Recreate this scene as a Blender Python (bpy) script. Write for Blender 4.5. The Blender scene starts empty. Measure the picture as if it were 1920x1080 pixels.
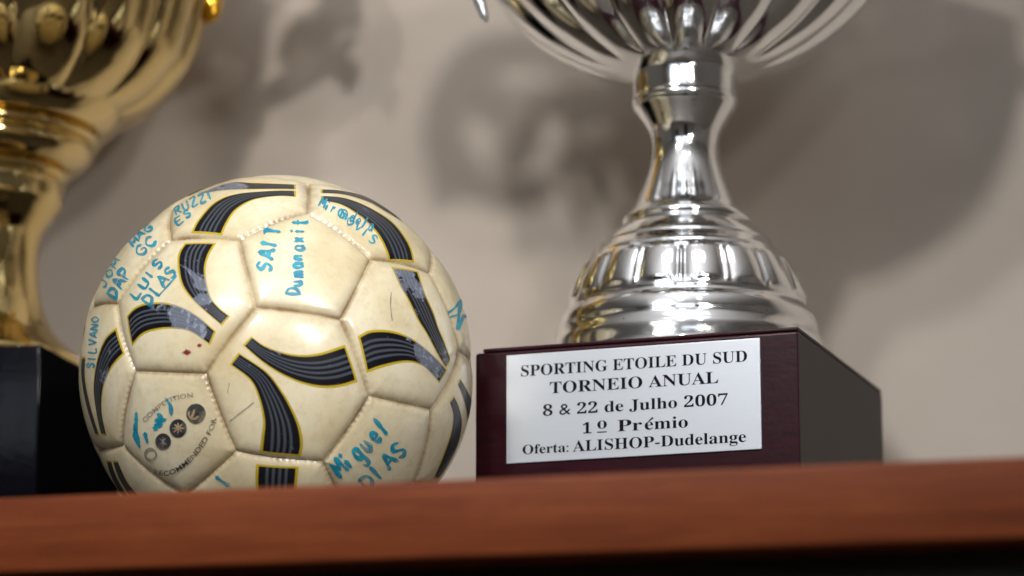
import bpy, bmesh, math, itertools
import numpy as np
from mathutils import Vector, Matrix

S = bpy.context.scene
COL = S.collection

# ---------------------------------------------------------------- camera
F = 5900.0                       # focal length in pixels of the 1920 px wide photograph
HOR = 1850.0                     # pixel row of the horizon (camera looks slightly up)
PITCH = math.atan((HOR - 540) / F)
RB = 0.11                        # football radius
DB = RB / math.sin(math.atan(369.5 / F))


def ray(x, y):
    u = (x - 960) / F
    v = (540 - y) / F
    d = np.array([u, math.cos(PITCH) - v * math.sin(PITCH), math.sin(PITCH) + v * math.cos(PITCH)])
    return d / np.linalg.norm(d)


_bc = ray(519.5, 697) * DB
CAMZ = -(_bc[2] - RB) + 0.0026   # shelf top is z = 0
CAM = np.array([0, 0, CAMZ])
BALL = _bc + CAM

cam = bpy.data.cameras.new('camera')
cam.lens = F / 1920 * 36
cam.sensor_width = 36
cam.clip_start = 0.05
cam.clip_end = 60
cam.dof.use_dof = True
cam.dof.focus_distance = 1.70
cam.dof.aperture_fstop = 4.6
camo = bpy.data.objects.new('camera', cam)
camo.location = CAM
camo.rotation_euler = (math.radians(90) + PITCH, 0, 0)
COL.objects.link(camo)
S.camera = camo

# ---------------------------------------------------------------- world, lamps, exposure
world = bpy.data.worlds.new('World')
S.world = world
world.use_nodes = True
world.node_tree.nodes['Background'].inputs[0].default_value = (0.9, 0.95, 1.0, 1)
world.node_tree.nodes['Background'].inputs[1].default_value = 0.05
S.view_settings.view_transform = 'Standard'
S.view_settings.look = 'None'
S.view_settings.exposure = 0.0
S.view_settings.gamma = 1.0
S.cycles.use_denoising = True
S.cycles.max_bounces = 8


def lamp(name, loc, target, size, power, color):
    l = bpy.data.lights.new(name, 'AREA')
    l.shape = 'DISK'
    l.size = size
    l.energy = power
    l.color = color
    o = bpy.data.objects.new(name, l)
    o.location = loc
    o.rotation_euler = (Vector(target) - Vector(loc)).to_track_quat('-Z', 'Y').to_euler()
    COL.objects.link(o)
    return o


sl = lamp('spot_lamp', (-0.93, -0.02, 1.26), (0.45, 2.1, 0.12), 0.14, 1.2, (1.0, 0.97, 0.92))
sl.data.spread = math.radians(60)
lamp('spot_lamp', (-0.34, 0.68, 0.73), (0.1, 2.05, 0.1), 0.10, 7.0, (1.0, 0.97, 0.93))
for p_, e_ in (((0.46, 0.47, 0.42), 0.42), ((0.34, 0.50, 0.62), 0.40)):
    sl = lamp('spot_lamp', p_, (-0.42, 2.15, 0.12), 0.12, e_, (1.0, 0.96, 0.92))
    sl.data.spread = math.radians(48)
for y, e in ((1.0, 1.9), (-1.3, 1.5)):
    p = lamp('ceiling_panel', (0.05, y, 1.50), (0.05, y + 0.001, 0.0), 0.6, e, (0.84, 0.91, 1.0))
    p.data.shape = 'RECTANGLE'; p.data.size = 0.75; p.data.size_y = 0.30


for x, y in ((-0.35, -1.9), (0.05, -2.0), (0.55, -2.1), (-0.15, 0.1), (0.35, 0.15)):
    lamp('downlight', (x, y, 1.49), (x * 0.6, 1.6, 0.2), 0.05, 0.6, (0.95, 0.97, 1.0))
up = lamp('ceiling_fill', (-0.1, 0.55, 0.10), (-0.1, 0.551, 3.0), 0.34, 11.0, (0.93, 0.955, 1.0))  # unseen fill light, added to brighten the ceiling the silver reflects
up.data.spread = math.radians(110)


# ---------------------------------------------------------------- helpers
def tag(o, label=None, cat=None, group=None, kind=None):
    if label: o['label'] = label
    if cat: o['category'] = cat
    if group: o['group'] = group
    if kind: o['kind'] = kind
    return o


def empty(name, loc, label, cat):
    o = bpy.data.objects.new(name, None)
    o.location = loc
    o.empty_display_size = 0.02
    COL.objects.link(o)
    return tag(o, label, cat)


def link(name, me, mat, parent=None, smooth=True):
    if mat is not None and not me.materials:
        me.materials.append(mat)
    if smooth:
        me.shade_smooth()
    o = bpy.data.objects.new(name, me)
    COL.objects.link(o)
    if parent is not None:
        o.parent = parent
    return o


def mesh(name, verts, faces):
    me = bpy.data.meshes.new(name)
    me.from_pydata([tuple(map(float, v)) for v in verts], [], [tuple(map(int, f)) for f in faces])
    me.update()
    return me


def part(name, verts, faces, mat, parent, origin, smooth=True, label=None):
    """verts in world coordinates; origin = world location of the thing's empty"""
    me = mesh(name, np.asarray(verts, float) - np.asarray(origin, float), faces)
    o = link(name, me, mat, parent, smooth)
    if label: o['label'] = label
    return o


class NT:
    def __init__(self, name):
        self.m = bpy.data.materials.new(name)
        self.m.use_nodes = True
        self.t = self.m.node_tree
        self.b = self.t.nodes['Principled BSDF']
        self.obj = None

    def n(self, typ, **kw):
        nd = self.t.nodes.new(typ)
        for k, v in kw.items():
            if k.startswith('_'):
                setattr(nd, k[1:], v)
            else:
                key = int(k[1:]) if k[0] == 'i' and k[1:].isdigit() else k.replace('__', ' ')
                self.put(nd, key, v)
        return nd

    def put(self, nd, key, v):
        sock = nd.inputs[key]
        if isinstance(v, bpy.types.NodeSocket):
            self.t.links.new(v, sock)
        else:
            sock.default_value = v

    def set(self, **kw):
        for k, v in kw.items():
            self.put(self.b, k.replace('__', ' '), v)

    def coord(self):
        if self.obj is None:
            self.obj = self.n('ShaderNodeTexCoord').outputs['Object']
        return self.obj

    def noise(self, scale, detail=4, rough=0.55, vec=None, dist=0.0):
        nd = self.n('ShaderNodeTexNoise', Scale=scale, Detail=detail, Roughness=rough, Distortion=dist)
        self.put(nd, 'Vector', vec if vec is not None else self.coord())
        return nd.outputs['Fac']

    def mapping(self, scale=(1, 1, 1), rot=(0, 0, 0)):
        return self.n('ShaderNodeMapping', Vector=self.coord(), Scale=scale, Rotation=rot).outputs[0]

    def ramp(self, fac, stops, interp='LINEAR'):
        nd = self.n('ShaderNodeValToRGB')
        self.put(nd, 'Fac', fac)
        r = nd.color_ramp
        r.interpolation = interp
        while len(r.elements) < len(stops):
            r.elements.new(0.5)
        for e, (p, c) in zip(r.elements, stops):
            e.position = p
        for e, (p, c) in zip(r.elements, stops):
            e.color = (c, c, c, 1) if isinstance(c, (int, float)) else (*c, 1)
        return nd.outputs['Color']

    def math(self, op, a, b=0.0):
        nd = self.n('ShaderNodeMath', _operation=op)
        self.put(nd, 0, a)
        self.put(nd, 1, b)
        return nd.outputs[0]

    def mix(self, fac, a, b, mode='MIX'):
        nd = self.n('ShaderNodeMix', _data_type='RGBA', _blend_type=mode)
        self.put(nd, 0, fac)
        for k, v in ((6, a), (7, b)):
            self.put(nd, k, v if isinstance(v, bpy.types.NodeSocket) else (*v, 1))
        return nd.outputs[2]

    def bump(self, h, strength, dist=0.001):
        nd = self.n('ShaderNodeBump', Strength=strength, Distance=dist, Height=h)
        self.put(self.b, 'Normal', nd.outputs[0])


# ---------------------------------------------------------------- materials
def M_leather():
    k = NT('ball_leather')
    seam = k.n('ShaderNodeAttribute', _attribute_name='seam').outputs['Fac']       # mm from the seam
    big = k.noise(22, 4)
    fine = k.noise(160, 5, 0.7)
    base = k.ramp(big, [(0.3, (0.60, 0.50, 0.30)), (0.5, (0.71, 0.63, 0.43)), (0.7, (0.77, 0.71, 0.54))])
    base = k.mix(k.ramp(fine, [(0.48, 0.0), (0.72, 0.42)]), base, (0.50, 0.38, 0.20))
    near = k.ramp(k.math('MULTIPLY', seam, 0.1), [(0.0, 1.0), (0.07, 0.9), (0.18, 0.40), (0.75, 0.0)])
    blot = k.ramp(k.noise(45, 5, 0.65), [(0.36, 0.30), (0.66, 1.0)])
    dirt = k.mix(1.0, near, blot, 'MULTIPLY')
    col = k.mix(dirt, base, (0.27, 0.17, 0.075))
    dark = k.ramp(k.noise(33, 6, 0.7), [(0.56, 0.0), (0.70, 0.65)])
    n2 = k.ramp(k.math('MULTIPLY', seam, 0.1), [(0.0, 1.0), (0.7, 0.0)])
    col = k.mix(k.mix(1.0, dark, n2, 'MULTIPLY'), col, (0.16, 0.115, 0.07))
    # thin dark scuffs
    sc = k.noise(14, 2, 0.5, k.mapping((1, 9, 1), (0.5, 0.3, 0.9)), 0.6)
    sc = k.ramp(sc, [(0.497, 0.0), (0.5, 0.2), (0.503, 0.0)])
    sc = k.mix(1.0, sc, k.ramp(k.noise(9, 2), [(0.55, 0.0), (0.62, 1.0)]), 'MULTIPLY')
    col = k.mix(sc, col, (0.2, 0.16, 0.12))
    k.set(Base__Color=col, Roughness=k.ramp(fine, [(0.3, 0.34), (0.8, 0.5)]), Coat__Weight=0.75, Coat__Roughness=0.19)
    k.set(Specular__IOR__Level=0.5)
    wv = k.n('ShaderNodeTexVoronoi', Scale=900.0, Vector=k.coord()).outputs['Distance']
    k.bump(k.math('ADD', k.math('MULTIPLY', wv, 0.5), fine), 0.12, 0.0004)
    return k.m


def M_band():
    k = NT('ball_band_print')
    uv = k.n('ShaderNodeUVMap')
    sep = k.n('ShaderNodeSeparateXYZ', Vector=uv.outputs[0])
    u, v = sep.outputs[0], sep.outputs[1]
    Y = (0.46, 0.34, 0.015); B = (0.004, 0.004, 0.008); G = (0.058, 0.068, 0.088)
    st = [(0, Y), (0.05, Y), (0.08, B)]
    for c in (0.27, 0.42, 0.57, 0.72):
        st += [(c - 0.045, B), (c - 0.025, G), (c + 0.025, G), (c + 0.045, B)]
    st += [(0.92, B), (0.95, Y)]
    col = k.ramp(u, st)
    inner = k.math('MULTIPLY', k.math('GREATER_THAN', u, 0.10), k.math('LESS_THAN', u, 0.90))
    wat = k.n('ShaderNodeAttribute', _attribute_name='wear_sheen').outputs['Fac']
    wear_sheen_m = k.ramp(k.math('ADD', k.noise(27, 6, 0.66, dist=0.7), k.math('MULTIPLY', wat, 0.20)), [(0.625, 0.0), (0.655, 1.0)])
    wear_sheen2 = k.ramp(k.noise(260, 3, 0.6), [(0.55, 0.0), (0.62, 1.0)])
    col = k.mix(k.mix(1.0, wear_sheen_m, k.mix(0.5, wear_sheen2, (1, 1, 1)), 'MULTIPLY'), col, (0.24, 0.27, 0.35))  # blue-grey patches: worn print together with sheen painted into the colour
    speck = k.ramp(k.noise(500, 2), [(0.72, 0.0), (0.76, 0.7)])
    col = k.mix(k.math('MULTIPLY', speck, inner), col, (0.16, 0.165, 0.18))
    end = k.ramp(k.math('MULTIPLY', v, 100.0), [(0.085, 1.0), (0.12, 0.0)])
    col = k.mix(end, col, Y)
    k.set(Base__Color=col, Roughness=0.42, Coat__Weight=0.22, Coat__Roughness=0.12, Specular__IOR__Level=0.2)
    k.bump(k.noise(300, 4), 0.15, 0.0004)
    return k.m


def M_ink(name, c1, c2):
    k = NT(name)
    col = k.ramp(k.noise(190, 4, 0.6), [(0.35, c1), (0.7, c2)])
    al = k.ramp(k.noise(70, 4, 0.6), [(0.36, 0.5), (0.55, 1.0)])
    k.set(Base__Color=col, Roughness=0.4, Coat__Weight=0.3, Coat__Roughness=0.2, Alpha=al)
    return k.m


def M_metal(name, c1, c2, rough, tarnish):
    k = NT(name)
    col = k.ramp(k.noise(18, 5, 0.6), [(0.35, c1), (0.7, c2)])
    t = k.ramp(k.noise(60, 6, 0.75), [(0.62, 0.0), (0.78, 0.5)])
    col = k.mix(t, col, tarnish)
    pit = k.ramp(k.noise(430, 2, 0.5), [(0.755, 0.0), (0.775, 1.0)])
    col = k.mix(pit, col, (0.06, 0.05, 0.045))
    r = k.ramp(k.noise(90, 6, 0.7), [(0.3, rough * 0.45), (0.75, rough * 2.0)])
    k.set(Base__Color=col, Metallic=1.0, Roughness=r)
    scr = k.noise(90, 3, 0.6, k.mapping((1, 1, 6)))
    k.bump(k.math('ADD', k.math('MULTIPLY', scr, 0.25), k.noise(45, 3, 0.5)), 0.03, 0.002)
    return k.m


def M_lacquer(name, c1, c2, rough, spec=0.5, coat=0.6):
    k = NT(name)
    g = k.noise(6, 5, 0.6, k.mapping((4, 4, 60)), 0.4)
    col = k.ramp(g, [(0.3, c1), (0.7, c2)])
    k.set(Base__Color=col, Roughness=rough, Coat__Weight=coat, Coat__Roughness=max(0.06, rough * 0.5), Specular__IOR__Level=spec)
    dust = k.noise(420, 4, 0.7)
    k.bump(k.math('ADD', k.noise(130, 3), k.math('MULTIPLY', dust, 0.4)), 0.22, 0.0006)
    return k.m


def M_wood():
    k = NT('shelf_wood')
    m = k.mapping((1.0, 9, 40))
    g = k.noise(5, 8, 0.62, m, 0.5)
    g2 = k.noise(60, 5, 0.7, k.mapping((0.5, 8, 22)))
    col = k.ramp(g, [(0.28, (0.105, 0.023, 0.0065)), (0.5, (0.165, 0.038, 0.0105)), (0.72, (0.21, 0.054, 0.0145))])
    col = k.mix(k.ramp(g2, [(0.45, 0.0), (0.75, 0.55)]), col, (0.085, 0.020, 0.010))
    k.set(Base__Color=col, Roughness=k.ramp(g2, [(0.3, 0.4), (0.8, 0.6)]), Specular__IOR__Level=0.15)
    k.bump(g2, 0.15, 0.0005)
    return k.m


def M_plain(name, c, rough=0.6, noise=0.06, scale=30, bump=0.1, metallic=0.0, coat=0.0, spec=0.5):
    k = NT(name)
    k.set(Specular__IOR__Level=spec)
    a = tuple(max(0, x * (1 - noise)) for x in c)
    b = tuple(x * (1 + noise) for x in c)
    k.set(Base__Color=k.ramp(k.noise(scale, 6, 0.65), [(0.3, a), (0.7, b)]), Roughness=rough, Metallic=metallic, Coat__Weight=coat)
    if bump:
        k.bump(k.noise(scale * 8, 4, 0.7), bump, 0.001)
    return k.m


def M_plaque():
    k = NT('plaque_metal')
    br = k.noise(30, 4, 0.7, k.mapping((1, 1, 50)))
    k.set(Base__Color=k.ramp(br, [(0.3, (0.62, 0.655, 0.71)), (0.7, (0.64, 0.675, 0.73))]), Metallic=0.6,
          Roughness=0.3)
    k.bump(br, 0.012, 0.0005)
    return k.m


def M_emit():
    k = NT('window_light')
    k.set(Base__Color=(0.8, 0.85, 0.9, 1), Emission__Color=(0.80, 0.90, 1.0, 1), Emission__Strength=2.2)
    return k.m


MAT = dict(
    window_light=M_emit(),
    leather=M_leather(), band=M_band(),
    cyan=M_ink('turquoise_ink', (0.0, 0.20, 0.34), (0.01, 0.38, 0.50)),
    black_ink=M_ink('black_print', (0.02, 0.02, 0.025), (0.05, 0.05, 0.06)),
    grey_ink=M_ink('faded_print', (0.22, 0.21, 0.20), (0.38, 0.36, 0.32)),
    red=M_ink('red_stain', (0.22, 0.008, 0.02), (0.30, 0.02, 0.04)),
    silver=M_metal('tarnished_silver', (0.84, 0.85, 0.86), (0.93, 0.935, 0.94), 0.095, (0.62, 0.57, 0.48)),
    gold=M_metal('polished_gold', (0.62, 0.47, 0.20), (0.70, 0.55, 0.26), 0.045, (0.42, 0.30, 0.10)),
    deepgold=M_metal('deep_gold', (0.80, 0.42, 0.03), (0.92, 0.56, 0.07), 0.16, (0.45, 0.2, 0.02)),
    grey_metal=M_plain('dull_white_metal', (0.55, 0.57, 0.60), 0.28, 0.05, metallic=0.8),
    maroon=M_lacquer('maroon_lacquer', (0.012, 0.0005, 0.0026), (0.026, 0.0016, 0.0065), 0.30, 0.18, 0.15),
    side=M_plain('grey_side_sheen', (0.050, 0.040, 0.038), 0.6, 0.06, 40, 0.05),  # glancing reflection of the wall painted into the side as flat grey
    black=M_lacquer('black_lacquer', (0.004, 0.004, 0.006), (0.006, 0.006, 0.010), 0.08, 0.1, 0.05),
    matt_black=M_plain('matt_black', (0.004, 0.004, 0.005), 0.75, 0.1, spec=0.08),
    wood=M_wood(), wall=M_plain('painted_wall', (0.555, 0.487, 0.424), 0.85, 0.035, 7, 0.4),
    plaque=M_plaque(), text=M_plain('engraved_black', (0.006, 0.004, 0.010), 0.7, 0.1, spec=0.1),
    surface=M_plain('shelf_surface', (0.10, 0.085, 0.072), 0.5, 0.2),
    dark=M_plain('under_shelf_shade', (0.012, 0.006, 0.0045), 0.5, 0.2),  # near-black tone that carries the shade below the shelf
    felt=M_plain('black_felt', (0.004, 0.004, 0.005), 1.0, 0.1, spec=0.0),
    room=M_plain('cream_room_wall', (0.50, 0.46, 0.42), 0.9, 0.04, 2, 0.1),
    ceil=M_plain('white_ceiling', (0.84, 0.82, 0.80), 0.9, 0.03, 2, 0.1),
    floor=M_plain('tiled_floor', (0.26, 0.23, 0.20), 0.5, 0.2, 3, 0.1),
    black_glass=M_plain('dark_doorway', (0.008, 0.008, 0.010), 0.4, 0.1),
)


# ---------------------------------------------------------------- geometry helpers
def on_z(x, y, z):
    r = ray(x, y)
    return CAM + r * ((z - CAMZ) / r[2])


def at_depth(x, y, D):
    r = ray(x, y)
    return CAM + r * (D / r[1])


def on_plane(x, y, p0, n):
    r = ray(x, y)
    return CAM + r * (np.dot(p0 - CAM, n) / np.dot(r, n))


def prism(poly, z0, z1, bev=0.0):
    """box-like prism with bevelled edges; returns verts, faces"""
    bm = bmesh.new()
    lo = [bm.verts.new((p[0], p[1], z0)) for p in poly]
    hi = [bm.verts.new((p[0], p[1], z1)) for p in poly]
    n = len(poly)
    bm.faces.new(lo[::-1]); bm.faces.new(hi)
    for i in range(n):
        bm.faces.new((lo[i], lo[(i + 1) % n], hi[(i + 1) % n], hi[i]))
    if bev:
        bmesh.ops.bevel(bm, geom=list(bm.edges), offset=bev, segments=4, profile=0.5, affect='EDGES')
    bmesh.ops.recalc_face_normals(bm, faces=bm.faces)
    bm.verts.index_update()
    v = [tuple(x.co) for x in bm.verts]
    f = [[x.index for x in q.verts] for q in bm.faces]
    bm.free()
    return v, f


def lathe(prof, cx, cy, nseg, fn=None, sub=6):
    """prof: list of (r, z) from bottom to top; Catmull-Rom refined. fn(r,z,theta,t)->r"""
    P = np.array(prof, float)
    out = []
    n = len(P)
    for i in range(n - 1):
        p0, p1, p2, p3 = P[max(i - 1, 0)], P[i], P[i + 1], P[min(i + 2, n - 1)]
        # tame overshoot on short segments
        l = np.linalg.norm(p2 - p1)
        t1 = (p2 - p0); t1 = t1 / (np.linalg.norm(t1) + 1e-9) * l
        t2 = (p3 - p1); t2 = t2 / (np.linalg.norm(t2) + 1e-9) * l
        for k in range(sub):
            t = k / sub
            h = (2*t**3 - 3*t**2 + 1, t**3 - 2*t**2 + t, -2*t**3 + 3*t**2, t**3 - t**2)
            out.append(h[0]*p1 + h[1]*t1*0.9 + h[2]*p2 + h[3]*t2*0.9)
    out.append(P[-1])
    out = np.array(out)
    th = np.linspace(0, 2*math.pi, nseg, endpoint=False)
    R_, T_ = np.meshgrid(out[:, 0], th, indexing='ij')
    Z_ = np.repeat(out[:, 1:2], nseg, 1)
    if fn is not None:
        R_ = fn(R_, Z_, T_)
    V = np.stack([cx + R_*np.cos(T_), cy + R_*np.sin(T_), Z_], -1).reshape(-1, 3)
    m = len(out)
    F_ = []
    for i in range(m - 1):
        for j in range(nseg):
            a = i*nseg + j; b = i*nseg + (j+1) % nseg
            F_.append((a, b, b + nseg, a + nseg))
    return V, F_


def tube(path, rad, nseg=16, flat=None):
    """swept tube through points with per-point radius, pointed ends if radius ~0"""
    P = np.array(path, float); Rr = np.array(rad, float)
    n = len(P); pts = []; rr = []
    for i in range(n - 1):
        p0, p1, p2, p3 = P[max(i-1, 0)], P[i], P[i+1], P[min(i+2, n-1)]
        for k in range(8):
            t = k / 8
            pts.append(0.5*((2*p1) + (-p0+p2)*t + (2*p0-5*p1+4*p2-p3)*t*t + (-p0+3*p1-3*p2+p3)*t**3))
            s = t*t*(3-2*t)
            rr.append(Rr[i]*(1-s) + Rr[i+1]*s)
    pts.append(P[-1]); rr.append(Rr[-1])
    pts = np.array(pts); V = []; F_ = []
    up = np.array([0.0, 1.0, 0.0])
    for i in range(len(pts)):
        t = pts[min(i+1, len(pts)-1)] - pts[max(i-1, 0)]
        t = t/np.linalg.norm(t)
        a = np.cross(t, up); a /= np.linalg.norm(a)
        b = np.cross(t, a)
        for j in range(nseg):
            an = 2*math.pi*j/nseg
            V.append(pts[i] + rr[i]*(a*math.cos(an) + b*math.sin(an)*(flat or 1)))
    for i in range(len(pts)-1):
        for j in range(nseg):
            a = i*nseg+j; b = i*nseg+(j+1) % nseg
            F_.append((a, b, b+nseg, a+nseg))
    F_.append(tuple(range(nseg))[::-1]); F_.append(tuple(range((len(pts)-1)*nseg, len(pts)*nseg)))
    return V, F_


# ---------------------------------------------------------------- room (seen in the metal's reflections)
def box(name, lo, hi, mat, kind='structure', parent=None):
    v, f = prism([(lo[0], lo[1]), (hi[0], lo[1]), (hi[0], hi[1]), (lo[0], hi[1])], lo[2], hi[2])
    o = link(name, mesh(name, v, f), mat, parent, False)
    if kind and parent is None: o['kind'] = kind
    return o


# shelf line in plan, from the photographed front edge
E0 = on_z(0, 933, 0)
E1 = on_z(1920, 855, 0)
sd = (E1 - E0); sd[2] = 0; sd /= np.linalg.norm(sd)       # along the shelf
sn = np.array([-sd[1], sd[0], 0])                          # into the wall
YAW = math.atan2(sd[1], sd[0])


def SP(a, b, z=0.0):
    """shelf coordinates: a along, b depth behind the front edge"""
    return E0 + sd*a + sn*b + np.array([0, 0, z])


WALLB = 0.64
def slab(name, a0, a1, b0, b1, z0, z1, mat, bev=0.0, parent=None, kind='structure', origin=(0, 0, 0)):
    poly = [SP(a, b)[:2] for a, b in ((a0, b0), (a1, b0), (a1, b1), (a0, b1))]
    v, f = prism(poly, z0, z1, bev)
    o = part(name, v, f, mat, parent, origin, smooth=bool(bev))
    if kind: o['kind'] = kind
    return o


slab('wall', -2.2, 2.8, WALLB, WALLB+0.1, -1.35, 1.52, MAT['wall'])
slab('ceiling', -2.2, 2.8, -3.2, WALLB, 1.52, 1.6, MAT['ceil'])
slab('floor', -2.2, 2.8, -3.2, WALLB, -1.43, -1.35, MAT['floor'])
slab('wall_left', -2.3, -2.2, -3.2, WALLB, -1.35, 1.52, MAT['room'])
slab('wall_right', 2.8, 2.9, -3.2, WALLB, -1.35, 1.52, MAT['room'])
slab('wall_opposite', -2.2, 2.8, -3.3, -3.2, -1.35, 1.52, MAT['room'])
slab('doorway', 0.65, 1.5, -3.2, -3.19, -1.35, 0.75, MAT['black_glass'])
slab('doorway', -1.2, -0.5, -3.2, -3.19, -0.6, 0.9, MAT['black_glass'])

for wa in (-1.05, 0.35):
    slab('window', wa, wa+1.0, -3.2, -3.185, 0.82, 1.45, MAT['window_light'])
    for k in range(1, 3):
        slab('window_bar', wa+k/3-0.02, wa+k/3+0.02, -3.185, -3.165, 0.82, 1.45, MAT['ceil'])

# shelf
ft = np.array([0, 0, 0.0])
b0 = on_plane(0, 1078, E0, sn); b1 = on_plane(1920, 1010, E0, sn)
TH = -(b0[2] + b1[2]) / 2
so = SP(0.3, 0.2, -TH)
shelf = empty('shelf', so, 'reddish brown wooden shelf board carrying both trophies and the ball', 'shelf')
slab('board', -0.9, 1.5, 0.0, WALLB-0.002, -TH, 0.0, MAT['wood'], 0.0022, shelf, None, so)
slab('surface', -0.9, 1.5, 0.012, WALLB-0.004, 0.0004, 0.0012, MAT['surface'], 0.0, shelf, None, so)
slab('shade_panel', -0.9, 1.5, 0.03, 0.05, -TH-0.5, -TH-0.001, MAT['dark'], 0.0, shelf, None, so)  # dark sheet standing in for the shelf's shadow underneath

# ---------------------------------------------------------------- football
phi = (1 + 5**.5)/2
V = []
for (a, b, c_) in ((0, 1, 3*phi), (1, 2+phi, 2*phi), (phi, 2, phi**3)):
    for s in itertools.product((1, -1), repeat=3):
        v = (a*s[0], b*s[1], c_*s[2])
        for k in range(3):
            V.append((v[k], v[(k+1) % 3], v[(k+2) % 3]))
V = np.unique(np.round(V, 9), axis=0)
V /= np.linalg.norm(V[0])
SEAM = 0.974


def hitdir(x, y, rad=RB):
    r = ray(x, y); c = BALL - CAM
    b = r @ c; q = b*b - (c @ c - rad*rad)
    t = b - math.sqrt(max(q, 0))
    v = r*t - c
    return v/np.linalg.norm(v)


OBS = [(449,451),(577,402),(694,487),(638,599),(480,577),(255,696),(387,701),(443,845),(350,925),(233,833),
       (692,742),(805,767),(604,864),(802,513),(859,657),(806,469),(577,347),(321,451),(178,577),(184,842),(325,395),(222,570)]
PO = np.array([hitdir(x, y, RB*SEAM) for x, y in OBS])
Mr = np.array([[-0.35765742, 0.47884584, 0.80174051], [-0.30642931, -0.87117168, 0.38361567], [0.88214639, -0.1084738, 0.45831341]])
for _ in range(20):
    W = V @ Mr.T
    idx = (PO @ W.T).argmax(1)
    H_ = V[idx].T @ PO
    U_, _s, Vt = np.linalg.svd(H_)
    Mr = Vt.T @ np.diag([1, 1, np.sign(np.linalg.det(Vt.T @ U_.T))]) @ U_.T
W0 = V @ Mr.T                    # regular truncated icosahedron
W = W0.copy()
for i, p in zip(idx, PO):        # seams pulled a few mm to where they run on this hand-stitched ball
    W[i] = p
# faces
D = np.linalg.norm(V[:, None] - V[None], axis=2)
el = np.sort(D[0])[1]
adj = D < el*1.05
ico = []
for s1 in (1, -1):
    for s2 in (1, -1):
        ico += [(0, s1, phi*s2), (s1, phi*s2, 0), (phi*s2, 0, s1)]
ico = np.array(ico, float); ico /= np.linalg.norm(ico[0])
if (ico @ V.T).max(1).min() < 0.93:
    ico = ico[:, ::-1]
dod = []
for a, b, c in itertools.combinations(range(12), 3):
    if min(ico[a]@ico[b], ico[a]@ico[c], ico[b]@ico[c]) > 0.4:
        m = ico[a]+ico[b]+ico[c]; dod.append(m/np.linalg.norm(m))
FACES = []
for cs, n in ((ico, 5), (np.array(dod), 6)):
    for c in cs:
        ids = np.argsort(-(V @ c))[:n]
        t = V[ids[0]] - c*(V[ids[0]]@c); t /= np.linalg.norm(t); b = np.cross(c, t)
        FACES.append(sorted(ids, key=lambda i: math.atan2(V[i]@b, V[i]@t)))
FC = np.array([W[f].mean(0)/np.linalg.norm(W[f].mean(0)) for f in FACES])
rng = np.random.default_rng(4)
bumps = rng.normal(size=(14, 3)); bumps /= np.linalg.norm(bumps, axis=1)[:, None]


def seam_info(d):
    """d (N,3): face index, distance to the nearest seam (m), position along it (m)"""
    N = len(d)
    best = np.full(N, -9.0); bd = np.zeros(N); bs = np.zeros(N); bf = np.zeros(N, int)
    for fi, f in enumerate(FACES):
        near = (d @ FC[fi]) > 0.80
        if not near.any(): continue
        q = d[near]
        mn = np.full(len(q), 9.0); al = np.zeros(len(q))
        for k in range(len(f)):
            a, b = W[f[k]], W[f[(k+1) % len(f)]]
            nn = np.cross(a, b); nn /= np.linalg.norm(nn)
            s = q @ nn
            t = (b-a)/np.linalg.norm(b-a)
            u = s < mn
            mn[u] = s[u]; al[u] = (q @ t)[u]
        cur = best[near]; up = mn > cur
        ii = np.where(near)[0][up]
        best[ii] = mn[up]; bs[ii] = al[up]; bf[ii] = fi
    return bf, np.clip(best, 0, None)*RB, bs*RB


def radius(d, sd_=None, sa=None):
    if sd_ is None:
        _, sd_, sa = seam_info(d)
    r = RB - 0.0013*np.exp(-(sd_/0.0015)**1.3) - 0.0019*np.exp(-(sd_/0.0065))
    r += 0.00022*np.cos(2*math.pi*sa/0.0034)*np.exp(-((sd_-0.0010)/0.0008)**2)
    for i, b in enumerate(bumps):
        r += 0.00022*np.sin(9*(d @ b)+i)*0.35
    return r


ball_o = BALL.copy(); ball_o[2] = 0
ball = empty('football', ball_o, 'worn cream leather football with black wavy bands and turquoise signatures', 'ball')
NS = 44
for fi, f in enumerate(FACES):
    n = NS if (FC[fi] @ ((CAM-BALL)/np.linalg.norm(CAM-BALL))) > -0.15 else 14
    c = FC[fi]; vd = {}; dirs = []; faces = []

    def vid(p):
        p = p/np.linalg.norm(p)
        k = tuple(np.round(p, 7))
        if k not in vd:
            vd[k] = len(dirs); dirs.append(p)
        return vd[k]
    for k in range(len(f)):
        a, b = W[f[k]], W[f[(k+1) % len(f)]]
        g = {}
        for i in range(n+1):
            w = 1-(1-i/n)**1.35                         # denser rows near the seam
            for j in range(i+1):
                p = c*(1-w) + (a*(1-j/i) + b*(j/i))*w if i else c
                g[i, j] = vid(p)
        for i in range(n):
            for j in range(i+1):
                faces.append((g[i, j], g[i+1, j], g[i+1, j+1]))
                if j < i: faces.append((g[i, j], g[i+1, j+1], g[i, j+1]))
    dirs = np.array(dirs)
    # distance to this panel's own edges
    mn = np.full(len(dirs), 9.0); al = np.zeros(len(dirs))
    for k in range(len(f)):
        a, b = W[f[k]], W[f[(k+1) % len(f)]]
        nn = np.cross(a, b); nn /= np.linalg.norm(nn)
        s = dirs @ nn; u = s < mn; t = (b-a)/np.linalg.norm(b-a)
        mn[u] = s[u]; al[u] = (dirs @ t)[u]
    sdist = np.clip(mn, 0, None)*RB
    r = radius(dirs, sdist, al*RB)
    o = part('panel', BALL + dirs*r[:, None], faces, MAT['leather'], ball, ball_o)
    at = o.data.attributes.new('seam', 'FLOAT', 'POINT')
    at.data.foreach_set('value', (sdist*1000).astype(np.float32))


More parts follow.
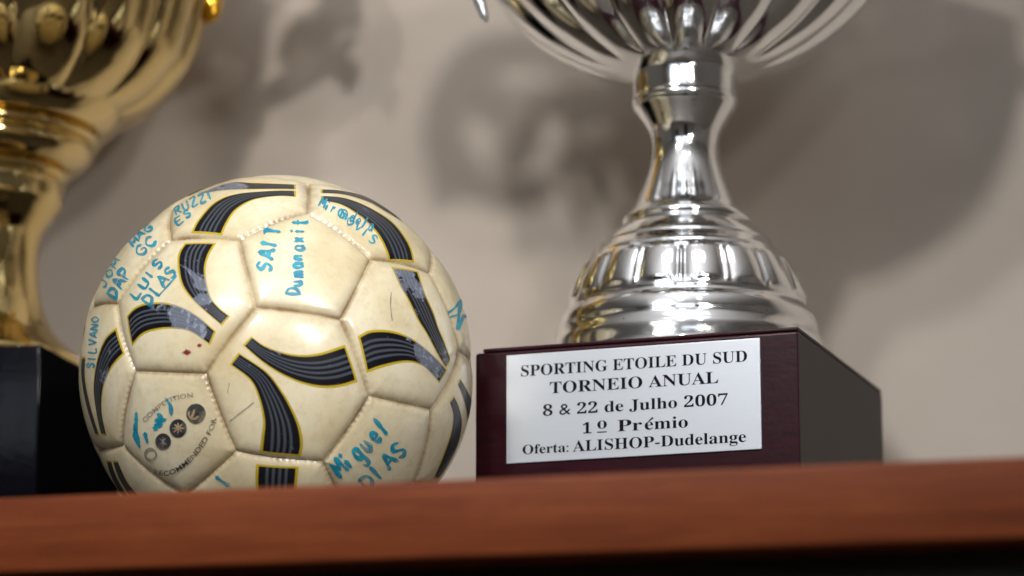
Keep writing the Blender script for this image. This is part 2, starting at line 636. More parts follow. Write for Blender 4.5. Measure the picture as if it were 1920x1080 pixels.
def smooth_line(pts, n):
    P = np.array(pts, float)
    if len(P) == 2:
        return P[0] + (P[1]-P[0])*np.linspace(0, 1, n)[:, None]
    l = np.r_[0, np.cumsum(np.linalg.norm(np.diff(P, axis=0), axis=1))]
    out = []
    for i in range(len(P)-1):
        p0 = P[i-1] if i else 2*P[0]-P[1]; p1, p2 = P[i], P[i+1]; p3 = P[i+2] if i+2 < len(P) else 2*P[-1]-P[-2]
        for t in np.linspace(0, 1, 12, endpoint=False):
            out.append(0.5*((2*p1)+(-p0+p2)*t+(2*p0-5*p1+4*p2-p3)*t*t+(-p0+3*p1-3*p2+p3)*t**3))
    out.append(P[-1]); out = np.array(out)
    l = np.r_[0, np.cumsum(np.linalg.norm(np.diff(out, axis=0), axis=1))]
    s = np.linspace(0, l[-1], n)
    return np.stack([np.interp(s, l, out[:, k]) for k in range(out.shape[1])], 1)


def add_band(A, B, name='band', wear_sheen=None):
    """A, B: (n,3) direction arrays of the two borders"""
    n, m = len(A), 25
    w = np.linspace(0, 1, m)
    d = A[:, None]*(1-w)[None, :, None] + B[:, None]*w[None, :, None]
    d /= np.linalg.norm(d, axis=2)[..., None]
    flat = d.reshape(-1, 3)
    v = BALL + flat*(radius(flat)+0.00010)[:, None]
    fs = [(i*m+j, i*m+j+1, (i+1)*m+j+1, (i+1)*m+j) for i in range(n-1) for j in range(m-1)]
    o = part(name, v, fs, MAT['band'], ball, ball_o)
    mid = (A+B)/2
    L = np.r_[0, np.cumsum(np.linalg.norm(np.diff(mid, axis=0), axis=1))]*RB
    vv = np.minimum(L, L[-1]-L)
    tt = np.linspace(0, 1, n)
    wv = np.zeros(n) if wear_sheen is None else np.exp(-((tt-wear_sheen[0])/wear_sheen[1])**2)
    at = o.data.attributes.new('wear_sheen', 'FLOAT', 'POINT')
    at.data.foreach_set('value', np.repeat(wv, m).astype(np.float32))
    uvl = o.data.uv_layers.new(name='UVMap')
    u = np.tile(w, n); vm = np.repeat(vv, m)
    li = np.zeros(len(o.data.loops), int); o.data.loops.foreach_get('vertex_index', li)
    uvl.data.foreach_set('uv', np.stack([u[li], vm[li]], 1).ravel().astype(np.float32))
    return o


BANDS = [
 ([(345,453),(333,475),(333,504),(342,537),(366,567),(416,611)], [(404,453),(391,478),(385,507),(393,552),(410,576),(431,593)]),
 ([(356,433),(372,410),(404,379),(446,364),(520,358),(555,357)], [(415,436),(425,419),(443,395),(476,376),(520,369),(555,369)]),
 ([(372,364),(431,343),(476,343),(520,344),(555,344)], [(381,364),(416,358),(461,356),(520,355),(555,354)]),
 ([(601,375),(642,386),(678,410),(707,439),(728,475),(734,484)], [(602,366),(648,372),(692,389),(737,418),(767,457),(780,490)]),
 ([(602,353),(648,358),(692,369),(725,389),(752,412)], [(602,361),(648,366),(692,380),(725,399),(755,416)]),
 ([(735,499),(749,534),(764,561),(783,600),(799,625),(821,666),(837,691)], [(786,507),(796,546),(814,587),(823,615),(834,641),(847,675)]),
 ([(672,630),(695,619),(733,620),(771,634),(805,660),(840,694)], [(690,699),(720,688),(761,679),(790,685),(809,701),(824,718)]),
 ([(471,631),(500,650),(547,664),(594,663),(648,646)], [(455,647),(500,685),(547,712),(594,726),(635,726),(672,716)]),
 ([(431,683),(469,713),(485,748),(493,789),(490,820),(487,849)], [(447,661),(500,697),(528,732),(547,764),(563,801),(568,833),(564,857)]),
 ([(480,871),(479,905),(484,940),(494,970)], [(560,876),(557,905),(553,940),(550,970)]),
 ([(236,592),(253,576),(277,568),(312,568),(345,578),(375,596),(405,622)], [(246,649),(268,628),(296,619),(328,617),(359,623),(394,647)]),
 ([(214,613),(195,635),(181,675),(175,726),(181,776),(189,816)], [(229,663),(208,691),(194,726),(191,770),(199,817)]),
 ([(153,669),(152,704),(161,757),(178,817)], [(160,669),(159,707),(167,751),(185,817)]),
 ([(197,864),(208,895),(224,924),(244,954)], [(207,864),(218,893),(234,921),(255,952)]),
 ([(210,864),(222,894),(238,921),(260,952)], [(220,864),(239,902),(256,923),(280,950)]),
 ([(859,721),(868,748),(876,789)], [(864,709),(878,735),(885,751),(882,776)]),
 ([(843,754),(848,780),(843,814),(831,852),(815,896)], [(851,742),(860,764),(865,795),(856,839),(834,883),(820,902)]),
]
dirB = []
WEAR_SHEEN = {0: (0.68, 0.20), 10: (0.72, 0.33), 5: (0.12, 0.25), 6: (0.82, 0.22), 11: (0.35, 0.25), 2: (0.2, 0.3)}  # where wear and painted sheen lie along each band: centre, spread
for bi, (L_, R_) in enumerate(BANDS):
    A = np.array([hitdir(*p) for p in smooth_line(L_, 46)])
    B = np.array([hitdir(*p) for p in smooth_line(R_, 46)])
    dirB.append((A, B)); add_band(A, B, wear_sheen=WEAR_SHEEN.get(bi))
# the same two bands on the hexagons that face away
view = (CAM-BALL)/np.linalg.norm(CAM-BALL)
h1 = max(range(12, 32), key=lambda i: FC[i] @ hitdir(540, 720))
FR = [W0[f].mean(0)/np.linalg.norm(W0[f].mean(0)) for f in FACES]


def frame(fi, k):
    c = FR[fi]; f = FACES[fi]
    m = W0[f[k]] + W0[f[(k+1) % 6]]
    t = m - c*(m@c); t /= np.linalg.norm(t)
    return np.stack([c, t, np.cross(c, t)], 1)


hexadj = {}
for fi in range(12, 32):
    for k in range(6):
        e = {FACES[fi][k], FACES[fi][(k+1) % 6]}
        for fj in range(12, 32):
            if fj != fi and e <= set(FACES[fj]): hexadj.setdefault(fi, []).append((fj, k))
tdir = hitdir(434, 640)
k1 = max(range(6), key=lambda k: (W0[FACES[h1][k]]+W0[FACES[h1][(k+1) % 6]]) @ tdir)
F1 = frame(h1, k1)
back = [i for i in range(12, 32) if FC[i] @ view < -0.12]


def match(left):
    if not left: return {}
    a = left[0]
    for b, _k in hexadj[a]:
        if b in left:
            r = match([x for x in left if x not in (a, b)])
            if r is not None: r[a] = b; r[b] = a; return r
    return match_skip(left)


def match_skip(left):
    r = match(left[1:])
    return r


pairs = match(back) or {}
for fi in back:
    ks = [k for fj, k in hexadj[fi] if pairs.get(fi) == fj] or [hexadj[fi][0][1]]
    T = frame(fi, ks[0]) @ F1.T
    for bi in (7, 8):
        A, B = dirB[bi]
        add_band((A @ T.T)[::3], (B @ T.T)[::3])


# ink strokes on the ball
def ribbon(strokes, w, taper=True):
    """strokes: list of pixel polylines -> verts/faces on the ball surface"""
    V_, F_ = [], []
    for st in strokes:
        P = np.array(st, float)
        L = np.linalg.norm(np.diff(P, axis=0), axis=1).sum()
        n = max(4, int(L/1.6)+2)
        q = smooth_line(st, n)
        t = np.gradient(q, axis=0); t /= np.linalg.norm(t, axis=1)[:, None]+1e-9
        nn = np.stack([-t[:, 1], t[:, 0]], 1)
        ww = w*1.22*(0.95+0.25*np.sin(np.arange(n)*0.33+P[0, 0]))
        if taper: ww[0] *= 0.55; ww[-1] *= 0.45
        q = np.concatenate([[q[0]-t[0]*w*0.35], q, [q[-1]+t[-1]*w*0.35]])
        nn = np.concatenate([[nn[0]], nn, [nn[-1]]]); ww = np.r_[ww[0]*0.5, ww, ww[-1]*0.5]
        b0_ = len(V_)
        for k in range(n+2):
            for s in (-0.5, 0, 0.5):
                V_.append(q[k]+nn[k]*ww[k]*s)
            if k:
                i = b0_+3*(k-1)
                F_ += [(i, i+1, i+4, i+3), (i+1, i+2, i+5, i+4)]
    return V_, F_


LIFT = [0.00018]


def lay(name, V_, F_, mat, label=None):
    d = np.array([hitdir(x, y) for x, y in V_])
    LIFT[0] += 0.000008
    return part(name, BALL + d*(radius(d)+LIFT[0])[:, None], F_, mat, ball, ball_o, label=label)


G = {  # hand-lettering strokes in a unit box
 'A': [[(0,0),(.45,1)],[(.45,1),(.9,0)],[(.15,.35),(.75,.38)]], 'B': [[(0,0),(0,1)],[(0,1),(.6,.85),(.5,.55),(0,.5)],[(0,.5),(.75,.35),(.6,.02),(0,0)]],
 'C': [[(.8,.85),(.4,1),(0,.5),(.35,0),(.85,.15)]], 'D': [[(.05,0),(.05,1)],[(.05,1),(.7,.8),(.75,.3),(.05,0)]],
 'E': [[(.7,1),(0,1),(0,0),(.75,0)],[(0,.5),(.55,.5)]], 'F': [[(0,0),(0,1),(.7,1)],[(0,.5),(.55,.5)]],
 'G': [[(.8,.85),(.4,1),(0,.5),(.35,0),(.8,.1),(.8,.45),(.45,.45)]], 'I': [[(.2,0),(.2,1)]],
 'J': [[(.6,1),(.6,.2),(.3,0),(0,.2)]], 'L': [[(0,1),(0,0),(.7,0)]], 'M': [[(0,0),(.1,1)],[(.1,1),(.45,.35)],[(.45,.35),(.85,1)],[(.85,1),(.95,0)]],
 'N': [[(0,0),(.05,1)],[(.05,1),(.75,0)],[(.75,0),(.8,1)]], 'O': [[(.4,1),(0,.5),(.4,0),(.8,.5),(.4,1)]],
 'P': [[(0,0),(0,1)],[(0,1),(.65,.9),(.6,.5),(0,.45)]],
 'R': [[(0,0),(0,1)],[(0,1),(.65,.85),(.5,.5),(0,.5)],[(.25,.5),(.75,0)]], 'S': [[(.7,.88),(.3,1),(.05,.72),(.65,.35),(.4,0),(0,.1)]],
 'T': [[(0,1),(.8,1)],[(.4,1),(.4,0)]], 'U': [[(0,1),(.05,.15),(.4,0),(.7,.2),(.75,1)]], 'V': [[(0,1),(.4,0)],[(.4,0),(.8,1)]],
 'X': [[(0,1),(.75,0)],[(.7,1),(0,0)]], 'Z': [[(0,1),(.75,1),(0,0),(.8,0)]],
 'a': [[(.6,.6),(.25,.65),(.05,.3),(.3,0),(.6,.25),(.6,.62)],[(.6,.3),(.72,0)]], 'e': [[(.05,.32),(.6,.36),(.35,.66),(.02,.3),(.3,0),(.62,.12)]],
 'g': [[(.6,.6),(.25,.65),(.05,.3),(.3,.05),(.6,.3)],[(.6,.6),(.62,-.3),(.3,-.5),(.05,-.35)]], 'i': [[(.2,0),(.2,.6)],[(.2,.85),(.24,.95)]],
 'l': [[(.15,0),(.3,1.15)]], 'm': [[(0,0),(.05,.6)],[(.05,.45),(.28,.6),(.35,0)],[(.35,.45),(.6,.6),(.7,0)]], 'n': [[(0,0),(.05,.6)],[(.05,.45),(.4,.6),(.5,0)]],
 'r': [[(0,0),(.05,.6)],[(.05,.4),(.4,.6)]], 't': [[(.25,1),(.25,.1),(.5,0)],[(0,.65),(.55,.68)]], 'u': [[(0,.6),(.05,.1),(.35,0),(.5,.3)],[(.5,.6),(.58,0)]],
 'd': [[(.6,.5),(.25,.6),(.05,.3),(.3,0),(.6,.2)],[(.6,1.1),(.65,0)]], 'o': [[(.3,.62),(.02,.3),(.3,0),(.6,.3),(.3,.62)]], 'x': [[(0,.6),(.5,0)],[(.5,.6),(0,0)]],
 'v': [[(0,.6),(.25,0)],[(.25,0),(.5,.6)]], 's': [[(.5,.55),(.2,.62),(.1,.42),(.45,.2),(.25,0),(0,.06)]],
}


def scribe(name, text, p0, p1, h, w, mat='cyan', upflip=1, label=None, jitter=0.06, seed=1):
    r = np.random.default_rng(seed)
    p0 = np.array(p0, float); p1 = np.array(p1, float)
    d = (p1-p0)/len(text)
    t = d/np.linalg.norm(d); up = np.array([t[1], -t[0]])*upflip*h
    S_ = []
    for i, ch in enumerate(text):
        if ch == ' ': continue
        o = p0+d*i + up*r.normal()*jitter
        k = 0.86
        for st in G[ch]:
            S_.append([tuple(o + d*x*k + up*(y+r.normal()*0.03)) for x, y in st])
    return lay(name, *ribbon(S_, w), MAT[mat], label)


scribe('signature', 'SAIT', (508,508), (527,420), 28, 6.0, label='short name in turquoise marker on the top pentagon', seed=2)
scribe('signature', 'Dumanaxit', (565,552), (572,405), 26, 4.8, label='long name in turquoise marker on the top pentagon', seed=3)
scribe('signature', 'LUIS', (256,560), (311,486), 17, 4.6, label='first line of a turquoise name on the left hexagon', seed=4)
scribe('signature', 'DIAS', (281,574), (335,504), 21, 4.8, label='second line of a turquoise name on the left hexagon', seed=5)
lay('underline', *ribbon([[(297,556),(313,538),(331,517)]], 3.0), MAT['cyan'])
scribe('signature', 'DAP', (215,560), (247,503), 18, 4.6, label='turquoise letters near the left rim', seed=6)
scribe('signature', 'JOM', (196,540), (228,486), 12, 3.2, label='small turquoise letters at the left rim', seed=16)
scribe('signature', 'GC', (262,480), (297,447), 15, 3.6, label='two turquoise letters on the upper left pentagon', seed=7)
scribe('signature', 'MAG', (250,462), (290,425), 13, 3.2, label='smudged turquoise letters on the upper left rim', seed=8)
scribe('signature', 'RUZZI', (330,401), (408,370), 15, 3.4, label='turquoise name above the black band at upper left', seed=9)
scribe('signature', 'ES', (333,420), (366,400), 13, 3.4, label='two turquoise letters below the upper left name', seed=10)
scribe('signature', 'Mirandela', (597,386), (700,437), 18, 2.9, label='turquoise name along the upper right band', seed=11)
scribe('signature', 'SOVIS', (634,404), (706,462), 15, 2.6, label='fainter turquoise name at upper right', seed=12)
scribe('signature', 'SILVANO', (178,690), (184,590), 14, 2.8, label='small turquoise name on the left rim', seed=13)
lay('signature', *ribbon([[(844,588),(855,576),(865,561)], [(865,562),(862,590),(864,617)], [(864,616),(870,592),(876,596)], [(852,592),(862,589)]], 4.4), MAT['cyan'],
    'large turquoise letter on the right rim')
scribe('signature', 'Miguel', (640,896), (740,800), 33, 6.2, label='first line of a turquoise name on the lower right pentagon', seed=14, jitter=0.03)
scribe('signature', 'DIAS', (690,920), (772,842), 28, 5.8, label='second line of a turquoise name on the lower right pentagon', seed=15, jitter=0.03)
lay('ink_mark', *ribbon([[(404,896),(418,904),(430,911)]], 5.5), MAT['cyan'])
lay('ink_mark', *ribbon([[(255,774),(255,790)], [(256,788),(254,808),(260,832)], [(253,795),(259,826)], [(272,812),(277,830)], [(251,812),(262,838)],
                         [(296,776),(302,783),(292,788),(302,795),(290,798),(300,800)], [(288,802),(294,805)], [(311,748),(319,760),(321,778)], [(300,790),(310,786)]], 6.0), MAT['cyan'],
    'turquoise scribble over the printed logo')
lay('stain', *ribbon([[(344,661),(357,660)], [(350,656),(351,664)]], 6), MAT['red'], 'dark red stain')
lay('stain', *ribbon([[(372,648),(378,647)]], 4), MAT['red'], 'small red stain')
lay('scuff', *ribbon([[(430,790),(452,773),(476,754)]], 1.6), MAT['grey_ink'])
lay('scuff', *ribbon([[(733,548),(732,575),(735,602)]], 1.6), MAT['grey_ink'])
lay('scuff', *ribbon([[(430,718),(426,738)]], 1.3), MAT['grey_ink'])


def arc_pts(c, r, a0, a1, n, sx=1):
    return [(c[0]+r*math.cos(a)*sx, c[1]+r*math.sin(a)) for a in np.linspace(a0, a1, n)]


def disc(c, r, ry=None, n=28):
    ry = ry or r
    V_ = [c]; F_ = []
    for rr in (0.5, 1.0):
        for k in range(n):
            a = 2*math.pi*k/n
            V_.append((c[0]+r*rr*math.cos(a), c[1]+ry*rr*math.sin(a)))
    for k in range(n):
        F_.append((0, 1+k, 1+(k+1) % n)); F_.append((1+k, 1+n+k, 1+n+(k+1) % n, 1+(k+1) % n))
    return V_, F_


ring4 = lay('printed_emblem', *ribbon([arc_pts((283, 852), 10.5, 0, 2*math.pi, 20)], 4.0, False), MAT['grey_ink'])
for c, r in (((306, 828), 14.2), ((334, 803), 15.6), ((367, 776), 17.4)):
    lay('printed_emblem', *disc(c, r*1.03, r*1.1), MAT['black_ink'])
lay('emblem_symbol', *ribbon([[(300,834),(311,821)], [(300,822),(312,834)], [(306,818),(306,838)]], 1.5), MAT['grey_ink'])
lay('emblem_symbol', *ribbon([[(326,810),(342,795)], [(328,796),(341,810)], [(324,803),(344,803)], [(334,793),(334,813)]], 2.2), MAT['leather'])
lay('emblem_symbol', *ribbon([arc_pts((363, 776), 9.5, 0.5, 3.6, 12), [(358,783),(362,776),(364,768)]], 3.2), MAT['leather'])

# small sans print on the logo panel, laid along arcs
def font_mesh(text, bold_serif=False):
    def mb(t):
        o = ''
        for ch in t:
            if 'A' <= ch <= 'Z': o += chr(0x1D400+ord(ch)-65)
            elif 'a' <= ch <= 'z': o += chr(0x1D41A+ord(ch)-97)
            elif '0' <= ch <= '9': o += chr(0x1D7CE+ord(ch)-48)
            else: o += ch
        return o
    cu = bpy.data.curves.new('lettering', 'FONT')
    cu.body = mb(text) if bold_serif else text
    cu.resolution_u = 4
    if not bold_serif: cu.offset = 0.012
    ob = bpy.data.objects.new('lettering', cu)
    COL.objects.link(ob)
    bpy.context.view_layer.update()
    me = bpy.data.meshes.new_from_object(ob.evaluated_get(bpy.context.evaluated_depsgraph_get()))
    vs = np.array([v.co[:2] for v in me.vertices]); fs = [tuple(p.vertices) for p in me.polygons]
    bpy.data.objects.remove(ob); bpy.data.curves.remove(cu); bpy.data.meshes.remove(me)
    return vs, fs


def curved_print(text, path, h, mat):
    vs, fs = font_mesh(text)
    x0, x1 = vs[:, 0].min(), vs[:, 0].max()
    q = smooth_line(path, 60)
    L = np.r_[0, np.cumsum(np.linalg.norm(np.diff(q, axis=0), axis=1))]
    s = (vs[:, 0]-x0)/(x1-x0)*L[-1]
    px = np.stack([np.interp(s, L, q[:, k]) for k in (0, 1)], 1)
    tg = np.gradient(q, axis=0); tg /= np.linalg.norm(tg, axis=1)[:, None]
    tx = np.stack([np.interp(s, L, tg[:, k]) for k in (0, 1)], 1)
    up = np.stack([tx[:, 1], -tx[:, 0]], 1)
    px = px + up*(vs[:, 1:2]/0.7*h)
    lay('printed_words', px, fs, mat)


curved_print('RECOMMENDED FOR', [(287,890),(318,891),(350,873),(381,838),(402,800),(404,785)], 9.5, MAT['black_ink'])
curved_print('COMPETITION', [(272,792),(288,776),(308,760),(330,750),(362,744)], 8.5, MAT['grey_ink'])


# ---------------------------------------------------------------- silver trophy
D1 = 1.68
c1 = at_depth(1497, 612, D1)                 # front right top corner of the plinth
TOPZ = c1[2]
c3 = on_z(889, 654, TOPZ); c2 = on_z(1662, 733, TOPZ)
a1 = math.atan2(c1[1]-c3[1], c1[0]-c3[0])    # front edge heading (negative: right end nearer)
a2 = math.atan2(c2[0]-c1[0], c2[1]-c1[1])
th = (-a1 + a2)/2
fx = np.array([math.cos(th), -math.sin(th), 0]); fy = np.array([math.sin(th), math.cos(th), 0])
Wd = np.linalg.norm(c1-c3); Ln = np.linalg.norm(c2-c1)
blk_c = c1 - fx*Wd/2 + fy*Ln/2; blk_c[2] = 0
tr = empty('trophy', blk_c, 'silver trophy cup on a maroon block with an engraved plaque, right of the ball', 'trophy')


def blk(c, ax, ay, x0, x1, y0, y1, z0, z1, ch=0.0):
    P = [(x0, y0), (x1, y0), (x1, y1-ch), (x1-ch, y1), (x0, y1)] if ch else [(x0, y0), (x1, y0), (x1, y1), (x0, y1)]
    return [(c + ax*p[0] + ay*p[1])[:2] for p in P], z0, z1


w2, l2 = Wd/2, Ln/2
v, f = prism(*blk(blk_c, fx, fy, -w2, w2, -l2, l2, 0.0, TOPZ-0.0022, 0.004), 0.0017)
o = part('plinth', v, f, MAT['maroon'], tr, blk_c, False)
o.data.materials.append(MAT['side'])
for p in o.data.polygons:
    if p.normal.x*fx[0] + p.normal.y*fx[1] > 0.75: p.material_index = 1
v, f = prism(*blk(blk_c, fx, fy, -w2+0.0045, w2-0.0002, -l2+0.0003, l2-0.0004, TOPZ-0.0021, TOPZ, 0.004), 0.0007)
o = part('plinth_top', v, f, MAT['maroon'], tr, blk_c, False)
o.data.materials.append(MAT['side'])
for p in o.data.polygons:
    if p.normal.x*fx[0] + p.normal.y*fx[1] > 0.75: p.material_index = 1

FP = blk_c - fy*l2                           # a point of the plinth's front face
pq = [on_plane(x, y, FP, -fy) for x, y in ((950, 868), (1428, 845), (1427, 633), (951, 668))]
sx = [np.dot(q-FP, fx) for q in pq]; sz = [q[2] for q in pq]
px0, px1 = (sx[0]+sx[3])/2, (sx[1]+sx[2])/2
pz0, pz1 = (sz[0]+sz[1])/2, (sz[2]+sz[3])/2
v, f = prism([(px0, -0.0012), (px1, -0.0012), (px1, 0.0002), (px0, 0.0002)], pz0, pz1, 0.00035)
v = [FP*np.array([1, 1, 0]) + fx*a + fy*b + np.array([0, 0, z]) for a, b, z in v]
plaque = part('plaque', v, f, MAT['plaque'], tr, blk_c, False)


def engrave(text, pl, pr, cap, xh=None):
    """text between two baseline pixels, projected onto the plaque plane"""
    A = on_plane(*pl, FP-fy*0.0012, -fy); B = on_plane(*pr, FP-fy*0.0012, -fy)
    C = on_plane(pl[0], pl[1]-cap, FP-fy*0.0012, -fy)
    vs, fs = font_mesh(text, True)
    hcap = 0.67
    Lx = np.dot(B-A, fx); hz = (C[2]-A[2])
    slope = (B[2]-A[2])/Lx
    x0, x1 = vs[:, 0].min(), vs[:, 0].max()
    X = (vs[:, 0]-x0)/(x1-x0)*Lx; Z = vs[:, 1]/hcap*hz + X*slope*0.5
    pts = [A + fx*x + np.array([0, 0, z]) - fy*0.00012 for x, z in zip(X, Z)]
    return pts, fs


def letters(text, pl, pr, cap, extra=()):
    pts, fs = engrave(text, pl, pr, cap)
    for q in extra:                            # accents and bars as small quads in pixels
        b0_ = len(pts)
        pts += [on_plane(x, y, FP-fy*0.00132, -fy) for x, y in q]
        fs.append(tuple(range(b0_, b0_+len(q))))
    return part('lettering', pts, fs, MAT['text'], plaque, blk_c, False)


letters('SPORTING ETOILE DU SUD', (977, 706), (1401, 678), 20)
letters('TORNEIO ANUAL', (1031, 738), (1347, 719), 21)
letters('8 & 22 de Julho 2007', (1018, 780), (1365, 759), 20)
q = []                                         # the bold serif figure one
for quad in ([(1098.5, 792), (1104, 791.2), (1104, 812), (1098.5, 812.4)], [(1093.5, 811), (1109, 810), (1109, 812.2), (1093.5, 813)], [(1093, 796), (1099.5, 791.8), (1099.5, 795.5), (1093, 797.8)]):
    q += [on_plane(x, y, FP-fy*0.00132, -fy) for x, y in quad]
part('lettering', q, [(0, 1, 2, 3), (4, 5, 6, 7), (8, 9, 10, 11)], MAT['text'], plaque, blk_c, False)
letters('o', (1120, 804), (1138, 803), 21, [[(1119.5, 811.5), (1137.5, 810.5), (1137.5, 808.5), (1119.5, 809.5)]])
letters('Pr', (1158, 809), (1204, 807), 21)
letters('emio', (1209, 806), (1290, 801), 21, [[(1215, 789.5), (1223, 782), (1226, 784), (1217, 790.5)]])
letters('Oferta:', (980, 852), (1066, 847), 17)
letters('ALISHOP-Dudelange', (1074, 847), (1399, 829), 20)

AX = 1290.0
def prof_pts(prof, cx_px, axis_xy):
    """(half width px, silhouette px row) -> (radius, z) on an axis standing at axis_xy"""
    out = []
    for hw, y in prof:
        r = ray(cx_px, y)
        k = axis_xy[1]/r[1]
        z = CAMZ + r[2]*k
        zc = k*(r @ np.array([0, math.cos(PITCH), math.sin(PITCH)]))
        out.append((hw/F*zc, z))
    return out


r = ray(AX, 660)
ax1 = np.array([r[0]/r[1]*blk_c[1], blk_c[1]])
foot = [(258,684),(256,676),(252,650),(247,640),(243,630),(242,618),(238,603),(232,594),(226,588),(223.5,583),(223,577),(219,562),(212,541),(202,519),(191,499),
        (185,490),(183,486),(180,482),(174,477),(167,470),(163,466),(161,461),(153,452),(143,443),(134,436),(126,430),(120,426),(118,423),(120,417),(118,411),(112,405),(106,402)]
fp = prof_pts(foot, AX, ax1)
zl, zh = fp[10][1], fp[15][1]
NP_ = 16


def foot_fn(R_, Z_, T_):
    t = (Z_-zl)/(zh-zl)
    a = (T_*NP_/(2*math.pi)+0.27) % 1.0
    u = np.abs(2*a-1)                      # 0 in the middle of a lobe, 1 at the rib
    lobe = np.sqrt(np.clip(1-u**2.2, 0, 1))
    top = 0.80+0.17*lobe
    m = np.clip((t-0.03)/0.16, 0, 1)*np.clip((top-t)/0.09, 0, 1)
    m = m*m*(3-2*m)
    rib = np.clip((u-0.87)/0.07, 0, 1)
    return R_ + m*(0.0052*(lobe-0.76) + 0.0034*rib)


v, f = lathe(fp, ax1[0], ax1[1], 384, foot_fn, 5)
zbase = min(p[2] for p in v)
v[:, 2] = np.where(v[:, 2] < TOPZ+0.0002, TOPZ+0.0002, v[:, 2])
part('foot', v, f, MAT['silver'], tr, blk_c)
# short skirt down to the plinth when the rim stands above it
stem = [(106,402),(103,398),(98,389),(91,374),(83,356),(74,333),(66,308),(62.5,285),(63,266),(69,246),(79,229),(90,214),(96,206),(98,200)]
v, f = lathe(prof_pts(stem, AX, ax1), ax1[0], ax1[1], 128, None, 6)
part('stem', v, f, MAT['silver'], tr, blk_c)
collar = [(97.5,200),(99.5,196),(99.5,191),(98,187),(97,184),(97,160),(97,137),(96.5,132),(93,128),(88,125),(84,122),(85,118),(86,113),(82,109),(74,107),(68,104),(66,96),(68,90)]
v, f = lathe(prof_pts(collar, AX, ax1), ax1[0], ax1[1], 128, None, 6)
part('collar', v, f, MAT['silver'], tr, blk_c)
cap = [(30,118),(60,112),(84,104),(94,92),(93,78),(84,66),(70,60)]
bowl = [(62,146),(100,143),(140,136),(185,121),(245,91),(288,60),(318,32),(346,0),(372,-50),(392,-110),(402,-170),(404,-230),(398,-262),(404,-275),(415,-286),(418,-292),(412,-294),(398,-270),(396,-230),(380,-110),(330,0),(240,80),(60,130)]
bp = prof_pts(bowl, AX, ax1)
zb0, zb1 = bp[1][1], bp[11][1]


def bowl_fn(R_, Z_, T_):
    t = np.clip((Z_-zb0)/(zb1-zb0), 0, 1)
    m = np.clip(t/0.06, 0, 1)*np.clip((1-t)/0.12, 0, 1)
    m = m*m*(3-2*m)
    a = (T_*16/(2*math.pi)+0.5) % 1.0
    lobe = 1-np.abs(2*a-1)**2.2
    return R_*(1 + m*0.070*(lobe-0.80))


v, f = lathe(bp, ax1[0], ax1[1], 432, bowl_fn, 6)
part('bowl', v, f, MAT['silver'], tr, blk_c)


def ppt(x, y, D_):
    return at_depth(x, y, D_)


for s in (-1, 1):
    q = lambda dx, y: ppt(AX+s*dx, y-(70 if s > 0 else 0), blk_c[1])
    v, f = tube([q(400,-225), q(470,-290), q(580,-285), q(640,-205), q(628,-120), q(566,-68), q(496,-52), q(432,-66), q(412,-100), q(440,-116)],
                [0.006, 0.011, 0.013, 0.012, 0.014, 0.010, 0.010, 0.007, 0.005, 0.002])
    part('handle', v, f, MAT['grey_metal'], tr, blk_c)
    v, f = tube([q(440,-66), q(405,-30), q(392,0), q(383,26), q(377,41)], [0.0045, 0.0048, 0.0036, 0.0028, 0.0010])
    part('handle_tip', v, f, MAT['grey_metal'], tr, blk_c)
    v, f = tube([q(392,-150), q(410,-110), q(428,-70)], [0.003, 0.0036, 0.004])
    part('handle_strut', v, f, MAT['grey_metal'], tr, blk_c)
    for w_, r_ in (([(625,-225), (560,-215), (505,-170), (520,-125), (560,-135)], 0.013), ([(600,-95), (640,-70), (648,-40)], 0.010), ([(400,-180), (455,-205), (500,-240)], 0.009)):
        v, f = tube([q(*p) for p in w_], [0.006]+[r_]*(len(w_)-2)+[0.002], 12, 0.6)
        part('handle_leaf', v, f, MAT['grey_metal'], tr, blk_c)

# ---------------------------------------------------------------- gold trophy
DG = 1.86
g1 = at_depth(77, 645, DG); GZ = g1[2]
tg = math.radians(12.5)
gx = np.array([math.cos(tg), -math.sin(tg), 0]); gy = np.array([math.sin(tg), math.cos(tg), 0])
GW = 0.148
gc = g1 - gx*GW/2 + gy*GW/2; gc[2] = 0
gt = empty('trophy', gc, 'gold trophy cup on a glossy black block, cut off at the left edge', 'trophy')
v, f = prism(*blk(gc, gx, gy, -GW/2, GW/2, -GW/2, GW/2, 0, GZ), 0.002)
o = part('plinth', v, f, MAT['black'], gt, gc, True)
MAT['felt'].node_tree.nodes['Principled BSDF'].inputs['IOR'].default_value = 1.03
o.data.materials.append(MAT['felt'])
for p in o.data.polygons:
    if p.normal.x*gx[0] + p.normal.y*gx[1] > 0.75: p.material_index = 1
try:
    o.data.set_sharp_from_angle(angle=math.radians(20))
except Exception:
    pass
gax_px = 960 + gc[0]/(gc[1]*math.cos(PITCH)+(GZ-CAMZ)*math.sin(PITCH))*F
ax2 = np.array([gc[0], gc[1]])
dxp = -gax_px
gfoot = [(203,690),(204,682),(200,674),(190,664),(180,655),(165,641),(150,625),(136,602),(126,578),(119,550),(114,515),(113,480),(117,448),(126,426),(138,408),(146,396)]
gknob = [(146,396),(152,388),(155,375),(155,352),(151,345),(160,341),(164,335),(160,329),(153,326),(172,320),(192,310),(205,297),(207,287),(200,278),(206,275),(217,272),(220,266),(215,261),(207,258),(232,250),(251,233),(262,213),(265,197),(262,188),(254,184),(240,180)]
gbowl = [(190,232),(225,228),(258,218),(290,203),(324,180),(352,152),(376,118),(396,72),(410,25),(420,-20),(428,-70),(434,-130),(440,-180),(452,-196),(455,-204),(447,-204),(428,-180),(420,-80),(400,40),(350,130),(200,200)]
adj_ = lambda L: [(hw+(-50-gax_px)*1.0, y) for hw, y in L]
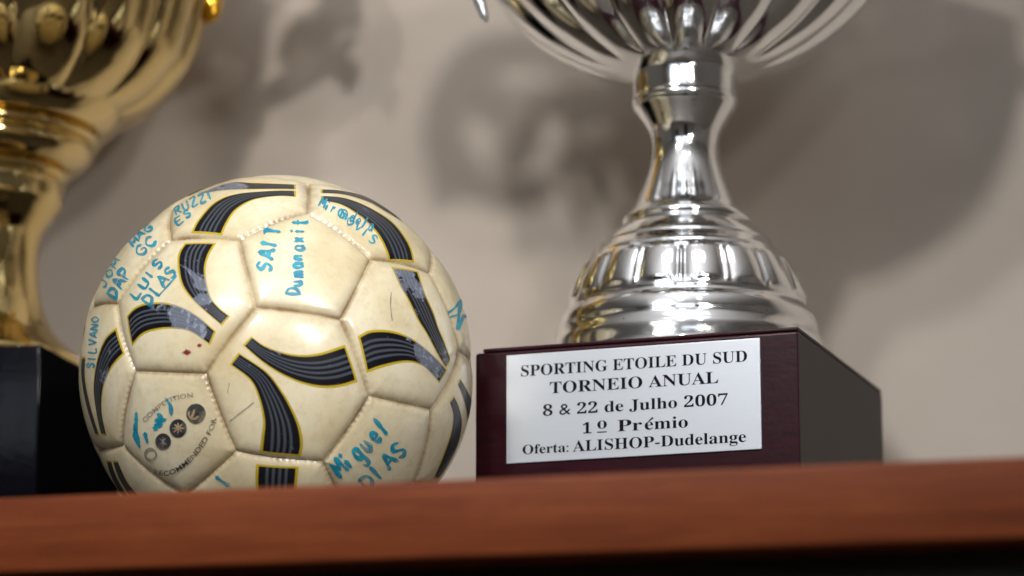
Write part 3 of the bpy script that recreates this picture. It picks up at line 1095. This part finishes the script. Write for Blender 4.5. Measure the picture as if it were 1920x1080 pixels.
v, f = lathe(prof_pts(adj_(gfoot), gax_px, ax2), ax2[0], ax2[1], 160, None, 5)
v[:, 2] = np.maximum(v[:, 2], GZ+0.0002)
part('foot', v, f, MAT['gold'], gt, gc)
v, f = lathe(prof_pts(adj_(gknob), gax_px, ax2), ax2[0], ax2[1], 200, None, 5)
part('collar', v, f, MAT['gold'], gt, gc)
gp = prof_pts(adj_(gbowl), gax_px, ax2)
gb0, gb1 = gp[1][1], gp[9][1]


def gbowl_fn(R_, Z_, T_):
    t = np.clip((Z_-gb0)/(gb1-gb0), 0, 1)
    m = np.clip(t/0.08, 0, 1)*np.clip((1-t)/0.15, 0, 1)
    a = (T_*16/(2*math.pi)+0.1+0.25*t) % 1.0
    lobe = np.sqrt(np.clip(1-(2*a-1)**2, 0, 1))
    return R_*(1 + m*0.06*(lobe-0.8))


v, f = lathe(gp, ax2[0], ax2[1], 320, gbowl_fn, 6)
part('bowl', v, f, MAT['gold'], gt, gc)
for s in (-1, 1):
    q = lambda dx, y: ppt(gax_px+s*dx, y, gc[1])
    e = -gax_px
    v, f = tube([q(415+e,-190), q(470+e,-240), q(540+e,-220), q(560+e,-150), q(520+e,-90), q(462+e,-50), q(418+e,-30), q(392+e,-10), q(384+e,-4)],
                [0.007, 0.012, 0.013, 0.014, 0.012, 0.010, 0.008, 0.006, 0.003])
    part('handle', v, f, MAT['deepgold'], gt, gc)
    v, f = tube([q(368+e,-22), q(386+e,-6), q(397+e,8), q(398+e,24), q(388+e,43)], [0.0045, 0.0066, 0.0066, 0.0054, 0.0014])
    part('handle_tip', v, f, MAT['deepgold'], gt, gc)
    for w_, r_ in (([(545,-170), (500,-150), (470,-110), (490,-70)], 0.011), ([(530,-90), (570,-60), (575,-20)], 0.009)):
        v, f = tube([q(p[0]+e, p[1]) for p in w_], [0.006]+[r_]*(len(w_)-2)+[0.002], 12, 0.6)
        part('handle_leaf', v, f, MAT['deepgold'], gt, gc)
print('block', Wd, Ln, math.degrees(th), TOPZ, 'gold axis px', gax_px, 'TH', TH, 'yaw', math.degrees(YAW), 'foot bottom', zbase)
